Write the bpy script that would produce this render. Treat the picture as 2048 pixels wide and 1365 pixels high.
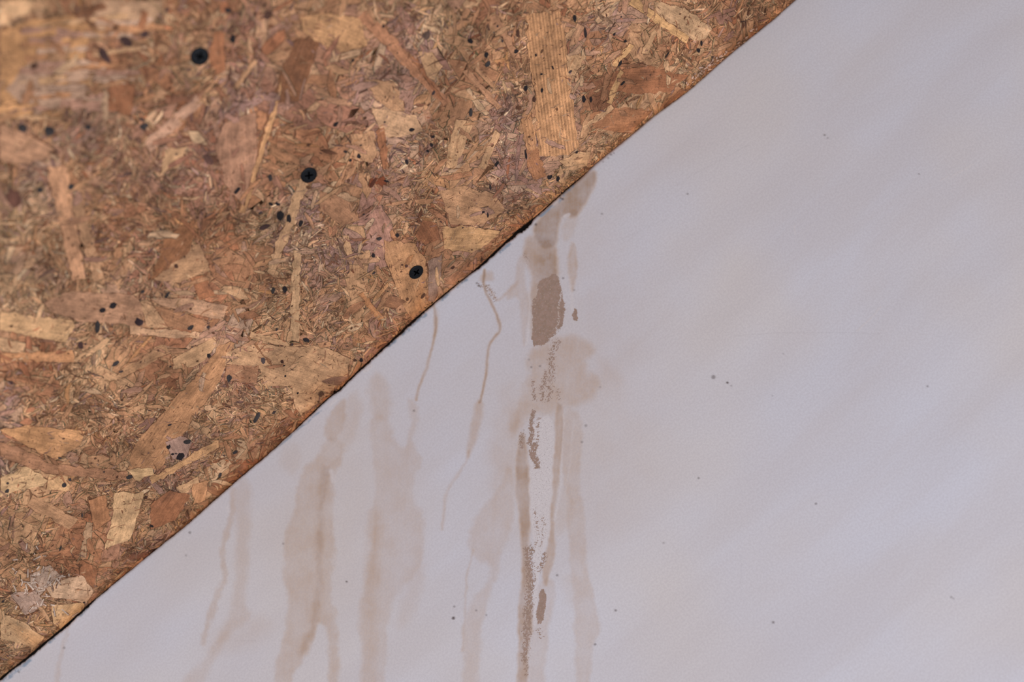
import bpy, math
import numpy as np
from mathutils import Matrix, Vector

for o in list(bpy.data.objects):
    bpy.data.objects.remove(o)
SC = bpy.context.scene
rng = np.random.default_rng(11)

# ------------------------------------------------------------------ frame of the place
# World: the plastered wall stands in the plane Y = 0 (room on the -Y side), Z is up.
# A sloping board ceiling meets it along a raking line through (0, 0, 2).
F = 2844.0                      # 50 mm lens on a 36 mm sensor, 2048 px wide
D = 0.80                        # metres from the lens to the middle of the joint
TH, PH = math.radians(45), math.radians(14)
nrm = lambda v: v / np.linalg.norm(v)
s_c = nrm(np.array([1590.0, 1358.0, 0.0]))            # joint direction, as the lens sees it
p_c = np.array([-s_c[1], s_c[0], 0.0])
z_c = np.array([0.0, 0.0, 1.0])
S0_c = np.array([(795 - 1024) / F, -(679 - 682.5) / F, -1.0]) * D
o_c = math.cos(TH) * p_c + math.sin(TH) * z_c          # down the board, away from the joint
no_c = math.cos(TH) * z_c - math.sin(TH) * p_c
w_c = -math.cos(PH) * p_c + math.sin(PH) * z_c         # down the wall, away from the joint
nw_c = math.cos(PH) * z_c + math.sin(PH) * p_c

def ray(px, py):
    px = np.asarray(px, float); py = np.asarray(py, float)
    return np.stack([(px - 1024) / F, -(py - 682.5) / F, -np.ones_like(px)], -1)

def hit(px, py, n):
    r = ray(px, py)
    return r * ((S0_c @ n) / (r @ n))[..., None]

def wall_ab(px, py):
    d = hit(px, py, nw_c) - S0_c
    return d @ s_c, d @ w_c

def board_ab(px, py):
    d = hit(px, py, no_c) - S0_c
    return d @ s_c, d @ o_c

up_c = nrm(hit(1083., 650., nw_c) - hit(1075., 950., nw_c))
Yc = -nw_c; Zc = nrm(up_c - (up_c @ Yc) * Yc); Xc = np.cross(Yc, Zc)
R = np.stack([Xc, Yc, Zc])                               # lens frame -> world
O = np.array([0.0, 0.0, 2.0])
def W(v): return (v - S0_c) @ R.T + O
s_w, o_w, no_w, w_w, nw_w, z_w = [R @ v for v in (s_c, o_c, no_c, w_c, nw_c, z_c)]

# ------------------------------------------------------------------ camera
cam = bpy.data.cameras.new('camera'); cam_o = bpy.data.objects.new('camera', cam)
SC.collection.objects.link(cam_o); SC.camera = cam_o
cam.sensor_width = 36; cam.lens = 50; cam.clip_start = 0.02
M = Matrix([list(R[i]) + [0] for i in range(3)] + [[0, 0, 0, 1]])
M.translation = Vector(W(np.zeros(3)))
cam_o.matrix_world = M
cam.dof.use_dof = True; cam.dof.focus_distance = 0.768; cam.dof.aperture_fstop = 4.0

# ------------------------------------------------------------------ light and exposure
wd = bpy.data.worlds.new('world'); SC.world = wd; wd.use_nodes = True
bgn = wd.node_tree.nodes['Background']
bgn.inputs[0].default_value = (1.0, 0.935, 0.895, 1); bgn.inputs[1].default_value = 0.34

def area(name, loc, target, size, power, col):
    l = bpy.data.lights.new(name, 'AREA'); l.shape = 'RECTANGLE'; l.size = size[0]; l.size_y = size[1]
    l.energy = power; l.color = col
    o = bpy.data.objects.new(name, l); SC.collection.objects.link(o)
    loc = Vector(loc); o.location = loc
    o.rotation_euler = (Vector(target) - loc).to_track_quat('-Z', 'Y').to_euler()
    return o
area('window_daylight', (0.98, -0.80, 1.22), (0.2, 0, 1.85), (0.8, 0.9), 9.6, (0.80, 0.87, 1.04))
area('window_daylight_low', (-0.95, -0.85, 1.10), (-0.3, 0, 1.8), (0.7, 0.7), 5.6, (0.82, 0.87, 1.02))
SC.view_settings.view_transform = 'Standard'; SC.view_settings.look = 'None'
SC.view_settings.gamma = 1; SC.view_settings.use_curve_mapping = False
SC.view_settings.exposure = 0.11

# ------------------------------------------------------------------ helpers
def lin(c):
    c = np.asarray(c, float) / 255.0
    return np.where(c <= 0.04045, c / 12.92, ((c + 0.055) / 1.055) ** 2.4)

def hashn(ix, iy, seed):
    h = (ix.astype(np.int64) * 374761393 + iy.astype(np.int64) * 668265263 + seed * 1442695041) & 0xffffffff
    h = ((h ^ (h >> 13)) * 1274126177) & 0xffffffff
    return ((h ^ (h >> 16)) & 0xffff) / 65535.0

def vnoise(x, y, seed=0):
    x = np.asarray(x, float); y = np.asarray(y, float)
    ix = np.floor(x); iy = np.floor(y); fx = x - ix; fy = y - iy
    fx = fx * fx * (3 - 2 * fx); fy = fy * fy * (3 - 2 * fy)
    a = hashn(ix, iy, seed); b = hashn(ix + 1, iy, seed); c = hashn(ix, iy + 1, seed); d = hashn(ix + 1, iy + 1, seed)
    return (a * (1 - fx) + b * fx) * (1 - fy) + (c * (1 - fx) + d * fx) * fy

def fbm(x, y, seed=0, n=3):
    t = 0; amp = 1; tot = 0
    for i in range(n):
        t = t + amp * vnoise(x * 2 ** i, y * 2 ** i, seed + i); tot += amp; amp *= .55
    return t / tot

def mesh_obj(name, V, loops, starts, mat, attrs=(), smooth=True, parent=None, origin=None):
    V = np.asarray(V, np.float64)
    if origin is None: origin = np.zeros(3)
    me = bpy.data.meshes.new(name)
    me.vertices.add(len(V)); me.vertices.foreach_set('co', (V - origin).astype(np.float32).ravel())
    me.loops.add(len(loops)); me.loops.foreach_set('vertex_index', np.asarray(loops, np.int32))
    me.polygons.add(len(starts)); me.polygons.foreach_set('loop_start', np.asarray(starts, np.int32))
    me.update(calc_edges=True); me.validate()
    for nm, typ, data in attrs:
        at = me.attributes.new(nm, typ, 'POINT')
        at.data.foreach_set({'FLOAT': 'value', 'FLOAT_COLOR': 'color', 'FLOAT_VECTOR': 'vector'}[typ],
                            np.asarray(data, np.float32).ravel())
    if smooth: me.polygons.foreach_set('use_smooth', np.ones(len(me.polygons), bool))
    me.materials.append(mat)
    ob = bpy.data.objects.new(name, me); SC.collection.objects.link(ob)
    ob.location = origin
    if parent: ob.parent = parent
    return ob

class NT:
    def __init__(s, name):
        s.m = bpy.data.materials.new(name); s.m.use_nodes = True; s.t = s.m.node_tree
        s.bsdf = s.t.nodes['Principled BSDF']
    def n(s, typ, **kw):
        nd = s.t.nodes.new(typ)
        ins = kw.pop('ins', {})
        for k, v in kw.items(): setattr(nd, k, v)
        for k, v in ins.items(): s.set(nd.inputs[k], v)
        return nd
    def set(s, sock, v):
        if hasattr(v, 'is_linked') or isinstance(v, bpy.types.NodeSocket): s.t.links.new(v, sock)
        else: sock.default_value = v
    def math(s, op, a, b=0.0, c=0.0, clamp=False):
        nd = s.n('ShaderNodeMath', operation=op, use_clamp=clamp)
        s.set(nd.inputs[0], a); s.set(nd.inputs[1], b); s.set(nd.inputs[2], c); return nd.outputs[0]
    def vmul(s, v, k):
        nd = s.n('ShaderNodeVectorMath', operation='MULTIPLY'); s.set(nd.inputs[0], v); nd.inputs[1].default_value = k
        return nd.outputs[0]
    def scale(s, v, k):
        nd = s.n('ShaderNodeVectorMath', operation='SCALE'); s.set(nd.inputs[0], v); s.set(nd.inputs['Scale'], k)
        return nd.outputs[0]
    def noise(s, vec, scale, detail=3, rough=.55, dist=0.0):
        return s.n('ShaderNodeTexNoise', ins={'Vector': vec, 'Scale': scale, 'Detail': detail, 'Roughness': rough, 'Distortion': dist}).outputs['Fac']
    def ramp(s, v, a, b, lo=0.0, hi=1.0):
        return s.n('ShaderNodeMapRange', interpolation_type='SMOOTHSTEP',
                   ins={'Value': v, 'From Min': a, 'From Max': b, 'To Min': lo, 'To Max': hi}).outputs[0]
    def mix(s, f, a, b):
        nd = s.n('ShaderNodeMix', data_type='RGBA'); s.set(nd.inputs['Factor'], f)
        for k, v in ((6, a), (7, b)):
            if isinstance(v, (tuple, list, np.ndarray)): v = tuple(float(q) for q in v)[:3] + (1.0,)
            s.set(nd.inputs[k], v)
        return nd.outputs[2]

# ------------------------------------------------------------------ the joint, traced
JT = np.array([(-700, 1956), (-300, 1614), (-100, 1442), (4, 1356), (27, 1337), (52, 1319), (77, 1297), (101, 1277), (123, 1260), (150, 1236),
 (170, 1218), (195, 1195), (239, 1158), (274, 1130), (325, 1089), (376, 1048), (417, 1011), (448, 984), (479, 956),
 (534, 911), (598, 852), (653, 799), (679, 780), (714, 745), (740, 721), (774, 690), (801, 665), (842, 628), (887, 590),
 (924, 560), (962, 531), (996, 499), (1020, 478), (1047, 455), (1064, 440), (1102, 406), (1133, 378), (1167, 350),
 (1192, 326), (1222, 302), (1260, 271), (1304, 234), (1342, 206), (1373, 184), (1404, 157), (1445, 120), (1479, 92),
 (1513, 65), (1547, 38), (1588, 1), (1700, -97), (2000, -353), (2600, -865)], float)
ja, jb = wall_ab(JT[:, 0], JT[:, 1])                     # b on the wall
ka, kb = board_ab(JT[:, 0], JT[:, 1])                    # b on the board
MM = D / F                                               # about one photo pixel, in metres
GAPX = np.array([-900, 0, 60, 175, 190, 260, 300, 560, 610, 760, 800, 830, 870, 950, 965, 1000, 1010, 1040, 1060, 1075, 1130, 1165, 1180, 1300, 1500, 3000.])
GAPW = np.array([4, 4, 5, 4, 2, 1, .6, .8, 2, 4, 4, 6, 2.6, 2, 5, 6, 4, 8, 7, 2.4, 2.4, 2, .5, .3, .3, .3]) * MM
gap_a = wall_ab(GAPX, 1358 - GAPX * .854)[0]
def gap(a): return np.interp(a, gap_a, GAPW)
def rag(a, seed, k=1.0):
    return (fbm(a / .0045, a * 0 + 3.1, seed, 3) - .5) * 5.0 * MM * k + (fbm(a / .0011, a * 0 + 7.7, seed + 9, 2) - .5) * 5.0 * MM * k
def gq(a): return np.clip(gap(a) / (6 * MM), .35, 1.3)
def wall_edge(a): return np.interp(a, ja, jb) + gap(a) / 2 + rag(a, 5, .8) * gq(a)
def board_edge(a): return np.interp(a, ka, kb) + gap(a) / 2 / math.cos(TH) + rag(a, 25, .6) * gq(a)

def inpoly(x, y, P):
    P = np.asarray(P, float); r = np.zeros(x.shape, bool); n = len(P)
    for i in range(n):
        x1, y1 = P[i]; x2, y2 = P[(i + 1) % n]
        if y1 == y2: continue
        c = ((y1 > y) != (y2 > y)) & (x < (x2 - x1) * (y - y1) / (y2 - y1) + x1)
        r ^= c
    return r
def segdist(x, y, P, closed=True):
    P = np.asarray(P, float); d = np.full(x.shape, 1e9); n = len(P)
    for i in range(n if closed else n - 1):
        x1, y1 = P[i]; x2, y2 = P[(i + 1) % n]
        dx, dy = x2 - x1, y2 - y1; L = dx * dx + dy * dy + 1e-9
        t = np.clip(((x - x1) * dx + (y - y1) * dy) / L, 0, 1)
        d = np.minimum(d, np.hypot(x - x1 - t * dx, y - y1 - t * dy))
    return d

# ================================================================== WALL
# stain chart: outlines as measured on the photo, carried on to the wall plane
def wall_mesh():
    step = 1.9 * MM
    a_in = np.arange(wall_ab(-40., 1390.)[0], wall_ab(1560., 20.)[0], step)
    a_lo, a_hi = a_in[0], a_in[-1]
    a = np.concatenate([a_lo - np.geomspace(1.6, .004, 34), a_in, a_hi + np.geomspace(.004, 1.6, 60)])
    b1 = np.arange(0, .34, step)
    b = np.concatenate([b1, b1[-1] + np.geomspace(.002, 1.9, 70)])
    A, B = np.meshgrid(a, b, indexing='ij')
    fade = np.clip(1 - B / .012, 0, 1) ** 2
    E = wall_edge(A[:, :1])
    Bp = B + E * fade + (1 - fade) * np.interp(A[:, :1], ja, jb) * np.clip(1 - B / .05, 0, 1)
    P_c = S0_c + A[..., None] * s_c + Bp[..., None] * w_c
    X = 1024 - P_c[..., 0] / P_c[..., 2] * F; Y = 682.5 + P_c[..., 1] / P_c[..., 2] * F
    bad = P_c[..., 2] > -.2
    X[bad] = -9999; Y[bad] = -9999
    return a, b, A, B, P_c, X, Y

WA, WB, A, B, P_c, X, Y = wall_mesh()
nx, ny = A.shape
wet = np.zeros(A.shape)          # beige tide stain, 0..1
dirt = np.zeros(A.shape)         # brown scab
pale = np.zeros(A.shape)         # white flaked plaster
blue = np.zeros(A.shape)         # blue grey old coat along the joint
dark = np.zeros(A.shape)         # specks

wx = (fbm(X / 26, Y / 34, 91) - .5) * 15 + (fbm(X / 6, Y / 8, 95, 2) - .5) * 6
wy = (fbm(X / 30, Y / 30, 97) - .5) * 16
def chaikin(P, closed):
    P = np.asarray(P, float)
    if len(P) < 3: return P
    N_ = np.roll(P, -1, 0)
    if not closed: A_, B_ = P[:-1], P[1:]
    else: A_, B_ = P, N_
    q_ = np.stack([A_ * .75 + B_ * .25, A_ * .25 + B_ * .75], 1).reshape(-1, 2)
    return q_ if closed else np.concatenate([P[:1], q_, P[-1:]])
def stamp(P, val, feather, layer, rim=0.0, mode='max', warp=1.0, thick=None):
    if layer is dirt and thick: thick *= 1.9; feather *= 2.2; val *= .80
    if layer is dirt: warp = max(warp, .6)
    if layer is wet and thick is None: feather *= 1.45
    P = chaikin(P, thick is None)
    if thick: P = chaikin(P, False)
    m = feather + 14 + (thick or 0)
    x0, y0 = P.min(0) - m; x1, y1 = P.max(0) + m
    I = np.where((X > x0) & (X < x1) & (Y > y0) & (Y < y1))
    if not len(I[0]): return
    x = X[I] + wx[I] * warp; y = Y[I] + wy[I] * warp
    if thick is None:
        d = segdist(x, y, P); ins = inpoly(x, y, P); sd = np.where(ins, d, -d)
    else:
        sd = thick / 2 - segdist(x, y, P, False)
    v = np.clip(sd / feather + .5, 0, 1); v = v * v * (3 - 2 * v)
    if rim: v = v * (1 - rim) + rim * v * np.exp(-np.clip(sd, 0, 99) / 5.0)
    v = v * val
    L = layer[I]
    layer[I] = np.maximum(L, v) if mode == 'max' else (L * (1 - v) if mode == 'cut' else 1 - (1 - L) * (1 - v))

S = stamp
# --- broad runs, left to right
S([(470, 965), (500, 955), (500, 1030), (496, 1130), (488, 1200), (498, 1232), (462, 1262), (440, 1300), (400, 1370), (360, 1370), (418, 1312), (452, 1250), (466, 1205), (476, 1130), (470, 1040)], .34, 14, wet, .25)
S([(468, 985), (458, 1050), (446, 1100), (450, 1150), (434, 1195), (420, 1240), (408, 1285)], .42, 9, wet, .2, 'over', thick=10)
S([(440, 1240), (520, 1225), (545, 1260), (500, 1300), (400, 1320)], .16, 26, wet, 0, 'over')
S([(560, 900), (600, 880), (600, 930), (585, 960), (560, 940)], .16, 14, wet, 0, 'over')
S([(672, 806), (694, 796), (692, 830), (676, 882), (655, 888), (648, 868), (658, 826)], .52, 7, wet, .1)
S([(694, 790), (722, 786), (722, 840), (700, 900), (676, 900)], .26, 16, wet, .1, 'over')
S([(650, 880), (690, 880), (684, 925), (662, 955), (666, 1040), (668, 1130), (662, 1200), (670, 1240), (678, 1300), (668, 1540), (652, 1540), (656, 1300), (655, 1252), (640, 1244), (630, 1250), (622, 1292), (592, 1345), (582, 1370), (542, 1370), (560, 1310), (570, 1262), (576, 1200), (566, 1130), (568, 1088), (588, 1030), (602, 940), (640, 905)], .48, 10, wet, .2, 'over')
S([(648, 940), (644, 1000), (636, 1080), (642, 1160), (630, 1240), (600, 1310)], .38, 14, wet, 0, 'over', thick=16)
S([(690, 905), (665, 925), (650, 950)], .22, 8, wet, 0, 'over', thick=6)
S([(742, 745), (775, 760), (782, 800), (778, 838), (745, 838), (738, 800)], .30, 14, wet, .1)
S([(745, 830), (778, 835), (790, 895), (815, 900), (820, 850), (812, 798), (828, 802), (833, 850), (826, 890), (844, 930), (824, 968), (826, 1010), (848, 1030), (846, 1080), (836, 1150), (795, 1180), (772, 1240), (762, 1540), (712, 1540), (726, 1300), (714, 1240), (740, 1130), (750, 1050), (752, 940), (742, 880)], .34, 10, wet, .3, 'over')
S([(752, 1030), (748, 1130), (738, 1180), (742, 1290), (730, 1540)], .28, 22, wet, 0, 'over', thick=26)
S([(800, 1185), (850, 1120), (850, 1170), (820, 1240), (790, 1260)], .2, 18, wet, .1, 'over')
# thin drips
S([(868, 612), (873, 650), (866, 690), (856, 722), (852, 742), (838, 770), (832, 800)], .62, 4.5, wet, 0, 'over', .35, thick=5.5)
S([(866, 618), (878, 618), (876, 655), (868, 690)], .3, 6, wet, 0, 'over', .3)
S([(968, 540), (966, 570), (982, 606), (998, 640), (1001, 662), (990, 674), (977, 690), (975, 715), (973, 742), (967, 778), (960, 806)], .74, 4.5, wet, 0, 'over', .3, thick=5)
S([(976, 575), (990, 598), (996, 602), (1012, 590), (1034, 566)], .4, 7, wet, 0, 'over', .4, thick=5)
S([(953, 802), (968, 806), (968, 830), (960, 862), (946, 900), (932, 922), (934, 890), (944, 850)], .44, 8, wet, .1, 'over', .5)
S([(938, 905), (930, 925), (916, 948), (900, 970), (890, 1000), (884, 1060)], .34, 7, wet, 0, 'over', .5, thick=5)
S([(958, 545), (982, 545), (984, 560), (962, 566)], .42, 7, wet, .1, 'over')
# middle run left of the main streak
S([(1012, 925), (1030, 960), (1030, 1010), (1020, 1062), (1000, 1112), (986, 1180), (972, 1215), (962, 1262), (955, 1340), (946, 1540), (918, 1540), (930, 1300), (926, 1240), (950, 1192), (976, 1170), (984, 1132), (946, 1112), (934, 1085), (958, 1022), (985, 1000), (1006, 962)], .36, 10, wet, .3, 'over')
S([(946, 1100), (934, 1150), (929, 1230), (927, 1300)], .3, 5, wet, 0, 'over', .5, thick=4)
S([(1000, 780), (1030, 770), (1040, 860), (1030, 960), (1010, 940), (985, 1000), (980, 920), (990, 850)], .2, 26, wet, 0, 'over')
# main streak, wet patch at the joint
TOP = [(1171, 346), (1194, 340), (1193, 362), (1177, 399), (1160, 428), (1149, 437), (1125, 428), (1118, 460), (1116, 488), (1098, 498), (1081, 496), (1072, 478), (1066, 463), (1070, 446), (1112, 404), (1137, 374)]
S(TOP, .74, 7, wet, 0, 'over', .45)
S([(1048, 490), (1066, 470), (1116, 482), (1113, 550), (1122, 590), (1124, 650), (1065, 692), (1054, 620), (1066, 560), (1052, 530)], .62, 9, wet, .1, 'over', .6)
S([(1056, 495), (1048, 540), (1052, 570), (1060, 612), (1052, 660), (1046, 702), (1042, 640), (1038, 592), (1008, 602), (1034, 562), (1034, 524)], .42, 7, wet, .3, 'over', .5)
S([(1150, 422), (1160, 440), (1150, 470), (1135, 490), (1125, 470), (1128, 436)], .3, 8, wet, .1, 'over')
S([(1141, 486), (1152, 490), (1153, 550), (1146, 590), (1138, 560), (1133, 520)], .58, 5, wet, .3, 'over', .5)
S([(1060, 690), (1130, 664), (1192, 688), (1184, 712), (1162, 728), (1204, 762), (1182, 802), (1122, 824), (1060, 832), (1024, 882), (1014, 845), (1050, 790)], .46, 16, wet, .1, 'over', 1.4)
S([(1188, 700), (1204, 762), (1240, 800), (1250, 770), (1214, 720)], .14, 30, wet, 0, 'over')
S([(1038, 872), (1052, 866), (1055, 930), (1060, 970), (1063, 1030), (1056, 1085), (1060, 1120), (1066, 1250), (1058, 1290), (1052, 1540), (1032, 1540), (1036, 1250), (1046, 1120), (1040, 1040), (1030, 960)], .78, 6, wet, .2, 'over', .5)
S([(1112, 808), (1130, 812), (1124, 900), (1117, 950), (1110, 1010), (1108, 1060), (1112, 1100), (1098, 1150), (1092, 1182), (1083, 1150), (1098, 1090), (1103, 1030), (1105, 950)], .66, 5, wet, .3, 'over', .5)
S([(1130, 815), (1162, 830), (1166, 885), (1156, 940), (1162, 1000), (1168, 1040), (1170, 1130), (1190, 1196), (1200, 1250), (1182, 1292), (1172, 1540), (1150, 1540), (1152, 1272), (1146, 1180), (1140, 1120), (1138, 1010), (1120, 920)], .38, 8, wet, .35, 'over', .8)
S([(1066, 1180), (1106, 1150), (1112, 1210), (1092, 1270), (1086, 1540), (1056, 1540), (1062, 1260)], .34, 8, wet, .3, 'over', .5)
S([(1130, 1140), (1180, 1170), (1150, 1220), (1124, 1200)], .16, 18, wet, 0, 'over')
S([(1120, 960), (1150, 1000), (1140, 1060), (1110, 1080)], .2, 12, wet, .2, 'over')
S([(136, 1256), (126, 1290), (116, 1330), (112, 1370)], .24, 7, wet, 0, 'over', thick=8)
# soft halo around the whole damp area
S([(1020, 470), (1200, 400), (1300, 620), (1320, 860), (1250, 1100), (1000, 1150), (960, 900), (1000, 700)], .13, 150, wet, 0, 'over')
S([(520, 960), (760, 760), (860, 700), (880, 900), (850, 1200), (560, 1200)], .10, 110, wet, 0, 'over')
# brown scab
S([(1081, 560), (1112, 546), (1118, 570), (1128, 594), (1128, 638), (1116, 664), (1104, 672), (1092, 690), (1062, 691), (1064, 640), (1064, 599), (1074, 596), (1077, 575)], 1.0, 9, dirt, 0, 'max', .35)
S([(1070, 500), (1112, 500), (1116, 560), (1074, 580)], .4, 18, wet, 0, 'over')
S([(1121, 585), (1116, 630), (1112, 668)], .9, 3, dirt, 0, 'cut', .5, thick=2.4)
S([(1148, 612), (1141, 636), (1148, 644), (1157, 644), (1153, 624)], .95, 3, dirt, 0, 'max', .2)
S([(1112, 688), (1103, 710), (1104, 735), (1099, 760)], .62, 9, dirt, 0, 'max', .4, thick=11)
S([(1090, 745), (1084, 770), (1083, 800)], .66, 6, dirt, 0, 'max', .4, thick=7)
S([(1066, 762), (1068, 800)], .6, 5, dirt, 0, 'max', .4, thick=6)
S([(1100, 765), (1097, 800)], .6, 6, dirt, 0, 'max', .4, thick=9)
S([(1115, 780), (1120, 798)], .5, 5, dirt, 0, 'max', .4, thick=7)
S([(1067, 826), (1063, 850), (1066, 870), (1061, 886)], .9, 4, dirt, 0, 'max', .5, thick=6)
S([(1070, 892), (1063, 905), (1072, 918), (1074, 932)], .88, 4, dirt, 0, 'max', .6, thick=8)
S([(1078, 838), (1078, 870), (1075, 890)], .56, 4, dirt, 0, 'max', .6, thick=5)
S([(1046, 870), (1044, 890)], .6, 5, dirt, 0, 'max', .6, thick=8)
S([(1074, 1020), (1076, 1050), (1074, 1085), (1058, 1100)], .55, 5, dirt, 0, 'max', .8, thick=5)
S([(1088, 1040), (1086, 1080), (1078, 1095)], .45, 6, dirt, 0, 'max', .8, thick=8)
S([(1058, 1100), (1060, 1140), (1060, 1200), (1056, 1250), (1052, 1290), (1050, 1320)], .72, 7, dirt, 0, 'max', .5, thick=11)
S([(1052, 1296), (1054, 1350)], .55, 6, dirt, 0, 'max', .5, thick=8)
S([(1090, 1110), (1083, 1130), (1080, 1140)], .62, 6, dirt, 0, 'max', .5, thick=8)
S([(1081, 1180), (1090, 1182), (1096, 1212), (1086, 1248), (1072, 1248), (1076, 1214)], .86, 4, dirt, 0, 'max', .4)
S([(1076, 1258), (1082, 1272)], .6, 5, dirt, 0, 'max', .5, thick=6)
S([(962, 570), (978, 578), (988, 600)], .52, 6, dirt, 0, 'max', .5, thick=8)
S([(1050, 505), (1056, 525)], .5, 6, dirt, 0, 'max', .5, thick=6)
# pale crust inside and beside the streak
S([(1070, 840), (1104, 828), (1108, 880), (1104, 960), (1102, 1030), (1098, 1080), (1080, 1120), (1072, 1250), (1066, 1250), (1068, 1110), (1062, 1040), (1058, 960), (1060, 880)], .9, 6, pale, 0, 'max', .5)
S([(1126, 430), (1140, 425), (1142, 432), (1128, 436)], .8, 3, pale, 0, 'max', .3)
S([(1128, 830), (1124, 900), (1120, 960), (1112, 1040)], .6, 3, pale, 0, 'max', .5, thick=3)
S([(1146, 850), (1140, 930), (1130, 990)], .35, 3, pale, 0, 'max', .5, thick=3)
S([(1060, 575), (1058, 640), (1052, 690)], .6, 4, pale, 0, 'max', .4, thick=4)
S([(1140, 560), (1145, 620)], .5, 5, pale, 0, 'max', .4, thick=6)
for q in ([(1715, 662), (1745, 634), (1762, 614)], [(1588, 452), (1592, 468)], [(1880, 362), (1910, 350), (1946, 328)]):
    S(q, .65, 3, pale, 0, 'max', .3, thick=2.5)
for q in ((736, 738, 9), (664, 806, 8), (656, 858, 0)):
    if q[2]: S([(q[0] - 6, q[1] + 4), (q[0] + 6, q[1] - 6)], .9, 5, pale, 0, 'max', .3, thick=q[2])
S([(662, 944), (666, 962)], .7, 6, pale, 0, 'max', .3, thick=9)
S([(454, 1016), (456, 1024)], .6, 5, pale, 0, 'max', .3, thick=7)
# blue grey old coat peeping out at the broken plaster edge
for q, t in (([(1144, 370), (1126, 388)], 6), ([(1104, 412), (1080, 432)], 6), ([(1120, 398), (1116, 402)], 5), ([(898, 586), (884, 598)], 7),
             ([(848, 630), (824, 648)], 9), ([(816, 660), (804, 668)], 7), ([(792, 680), (778, 690)], 8), ([(914, 572), (932, 560)], 4),
             ([(160, 1232), (172, 1220)], 5), ([(98, 1284), (108, 1278)], 5), ([(8, 1362), (60, 1322)], 6), ([(640, 820), (560, 892)], 2.2), ([(1000, 503), (1020, 486)], 5)):
    S([(u_ + .6, v_ + .8) for u_, v_ in q], .9, 3, blue, 0, 'max', .5, thick=t + 1)
for (x, y, r, v) in [(1427, 755, 4.2, .6), (1455, 766, 2.2, .95), (1462, 772, 1.6, .5), (907, 1237, 3.2, .95), (908, 1214, 2, .6), (693, 1164, 1.7, .9), (380, 1066, 2.6, .6), (372, 1111, 2.2, .4),
                     (567, 1088, 2, .5), (1632, 1008, 2.4, .6), (1546, 1245, 2.4, .75), (1855, 773, 1.8, .7), (1902, 1195, 2.3, .5), (1907, 1198, 1.6, .5), (1231, 1221, 2.4, .7),
                     (1190, 1290, 2.4, .7), (1115, 1151, 2.6, .6), (1397, 957, 2.2, .6), (1649, 270, 2, .6), (1655, 276, 1.8, .45), (1375, 388, 1.7, .7), (1838, 348, 1.3, .8), (1172, 852, 2.4, .5),
                     (1164, 885, 2.4, .5), (827, 822, 2, .7), (1204, 427, 2, .5), (1200, 775, 2, .3), (952, 1222, 2, .5), (973, 1231, 1.8, .6), (1080, 733, 2, .6), (1058, 720, 2, .4), (1062, 735, 2, .6),
                     (1328, 1086, 2, .4), (1566, 708, 1.5, .4), (1545, 792, 1.5, .4), (1125, 398, 2.5, .9), (1121, 396, 2, .8), (1072, 449, 2.5, .8), (958, 572, 2.6, .7), (954, 567, 2, .7),
                     (1222, 309, 2, .7), (1216, 316, 2, .5), (1206, 324, 1.6, .5), (1228, 306, 1.6, .6), (1126, 557, 2, .7), (1148, 580, 1.6, .5), (128, 1297, 2.6, .5), (38, 1345, 2.2, .6)]:
    S([(x, y), (x + .1, y)], v, 2.6, dark, 0, 'max', .15, thick=2 * r)
for q in ([(1470, 672), (1600, 664), (1760, 668)], [(1340, 380), (1420, 330), (1500, 290)], [(1240, 480), (1330, 440)], [(470, 1283), (512, 1281)], [(1480, 1170), (1484, 1110)]):
    S(q, .10, 2.5, dark, 0, 'max', .3, thick=1.2)

near = np.clip(1 - B / .0016, 0, 1) * (.35 + .5 * fbm(A / .003, B / .003, 61))
blue = np.maximum(blue, near * .45 * gq(A))
# relief: broken, slightly rolled plaster lip plus trowel waves
H = -np.clip(1 - B / .0014, 0, 1) ** 2 * .0006
H += (fbm(A / .09, B / .05, 71, 2) - .5) * .0016 * np.clip(B / .02, 0, 1)
V = W(P_c) + H[..., None] * nw_w
idx = np.arange(nx * ny).reshape(nx, ny)
q = np.stack([idx[:-1, :-1], idx[:-1, 1:], idx[1:, 1:], idx[1:, :-1]], -1).reshape(-1, 4)
# returned edge of the plaster, 6 mm deep
V = V.reshape(-1, 3)
edge = idx[:, 0]; back = V[edge] - z_w * .006
Vb = np.concatenate([V, back]); bi = nx * ny + np.arange(nx)
q2 = np.stack([edge[:-1], edge[1:], bi[1:], bi[:-1]], -1)
Q = np.concatenate([q, q2])
def ext(L): return np.concatenate([L.reshape(-1), L[:, 0]])
cmask = np.stack([ext(wet), ext(dirt), ext(pale), np.ones(len(Vb))], -1)
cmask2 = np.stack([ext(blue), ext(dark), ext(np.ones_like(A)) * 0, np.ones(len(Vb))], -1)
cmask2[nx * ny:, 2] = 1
cab = np.stack([np.concatenate([A.ravel(), A[:, 0]]), np.concatenate([B.ravel(), B[:, 0] * 0]), np.zeros(len(Vb))], -1)

m = NT('white_plaster')
ab = m.n('ShaderNodeAttribute', attribute_name='plane').outputs['Vector']
c1 = m.n('ShaderNodeAttribute', attribute_name='stain').outputs['Color']
c2 = m.n('ShaderNodeAttribute', attribute_name='marks').outputs['Color']
sp1 = m.n('ShaderNodeSeparateColor', ins={0: c1}); sp2 = m.n('ShaderNodeSeparateColor', ins={0: c2})
wetf, dirtf, palef = sp1.outputs[0], sp1.outputs[1], sp1.outputs[2]
bluef, darkf, retf = sp2.outputs[0], sp2.outputs[1], sp2.outputs[2]
trowel = m.noise(m.vmul(ab, (6, 30, 1)), 1.0, 4, .55, .4)
broad = m.noise(ab, 7.0, 3, .5)
fine = m.noise(ab, 900.0, 2, .6)
grit = m.noise(ab, 1500.0, 2, .65)
clump = m.noise(ab, 330.0, 3, .6)
wc = m.n('ShaderNodeTexCoord').outputs['Object']
strk = m.noise(m.vmul(wc, (420, 1, 40)), 1.0, 3, .6)
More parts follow.
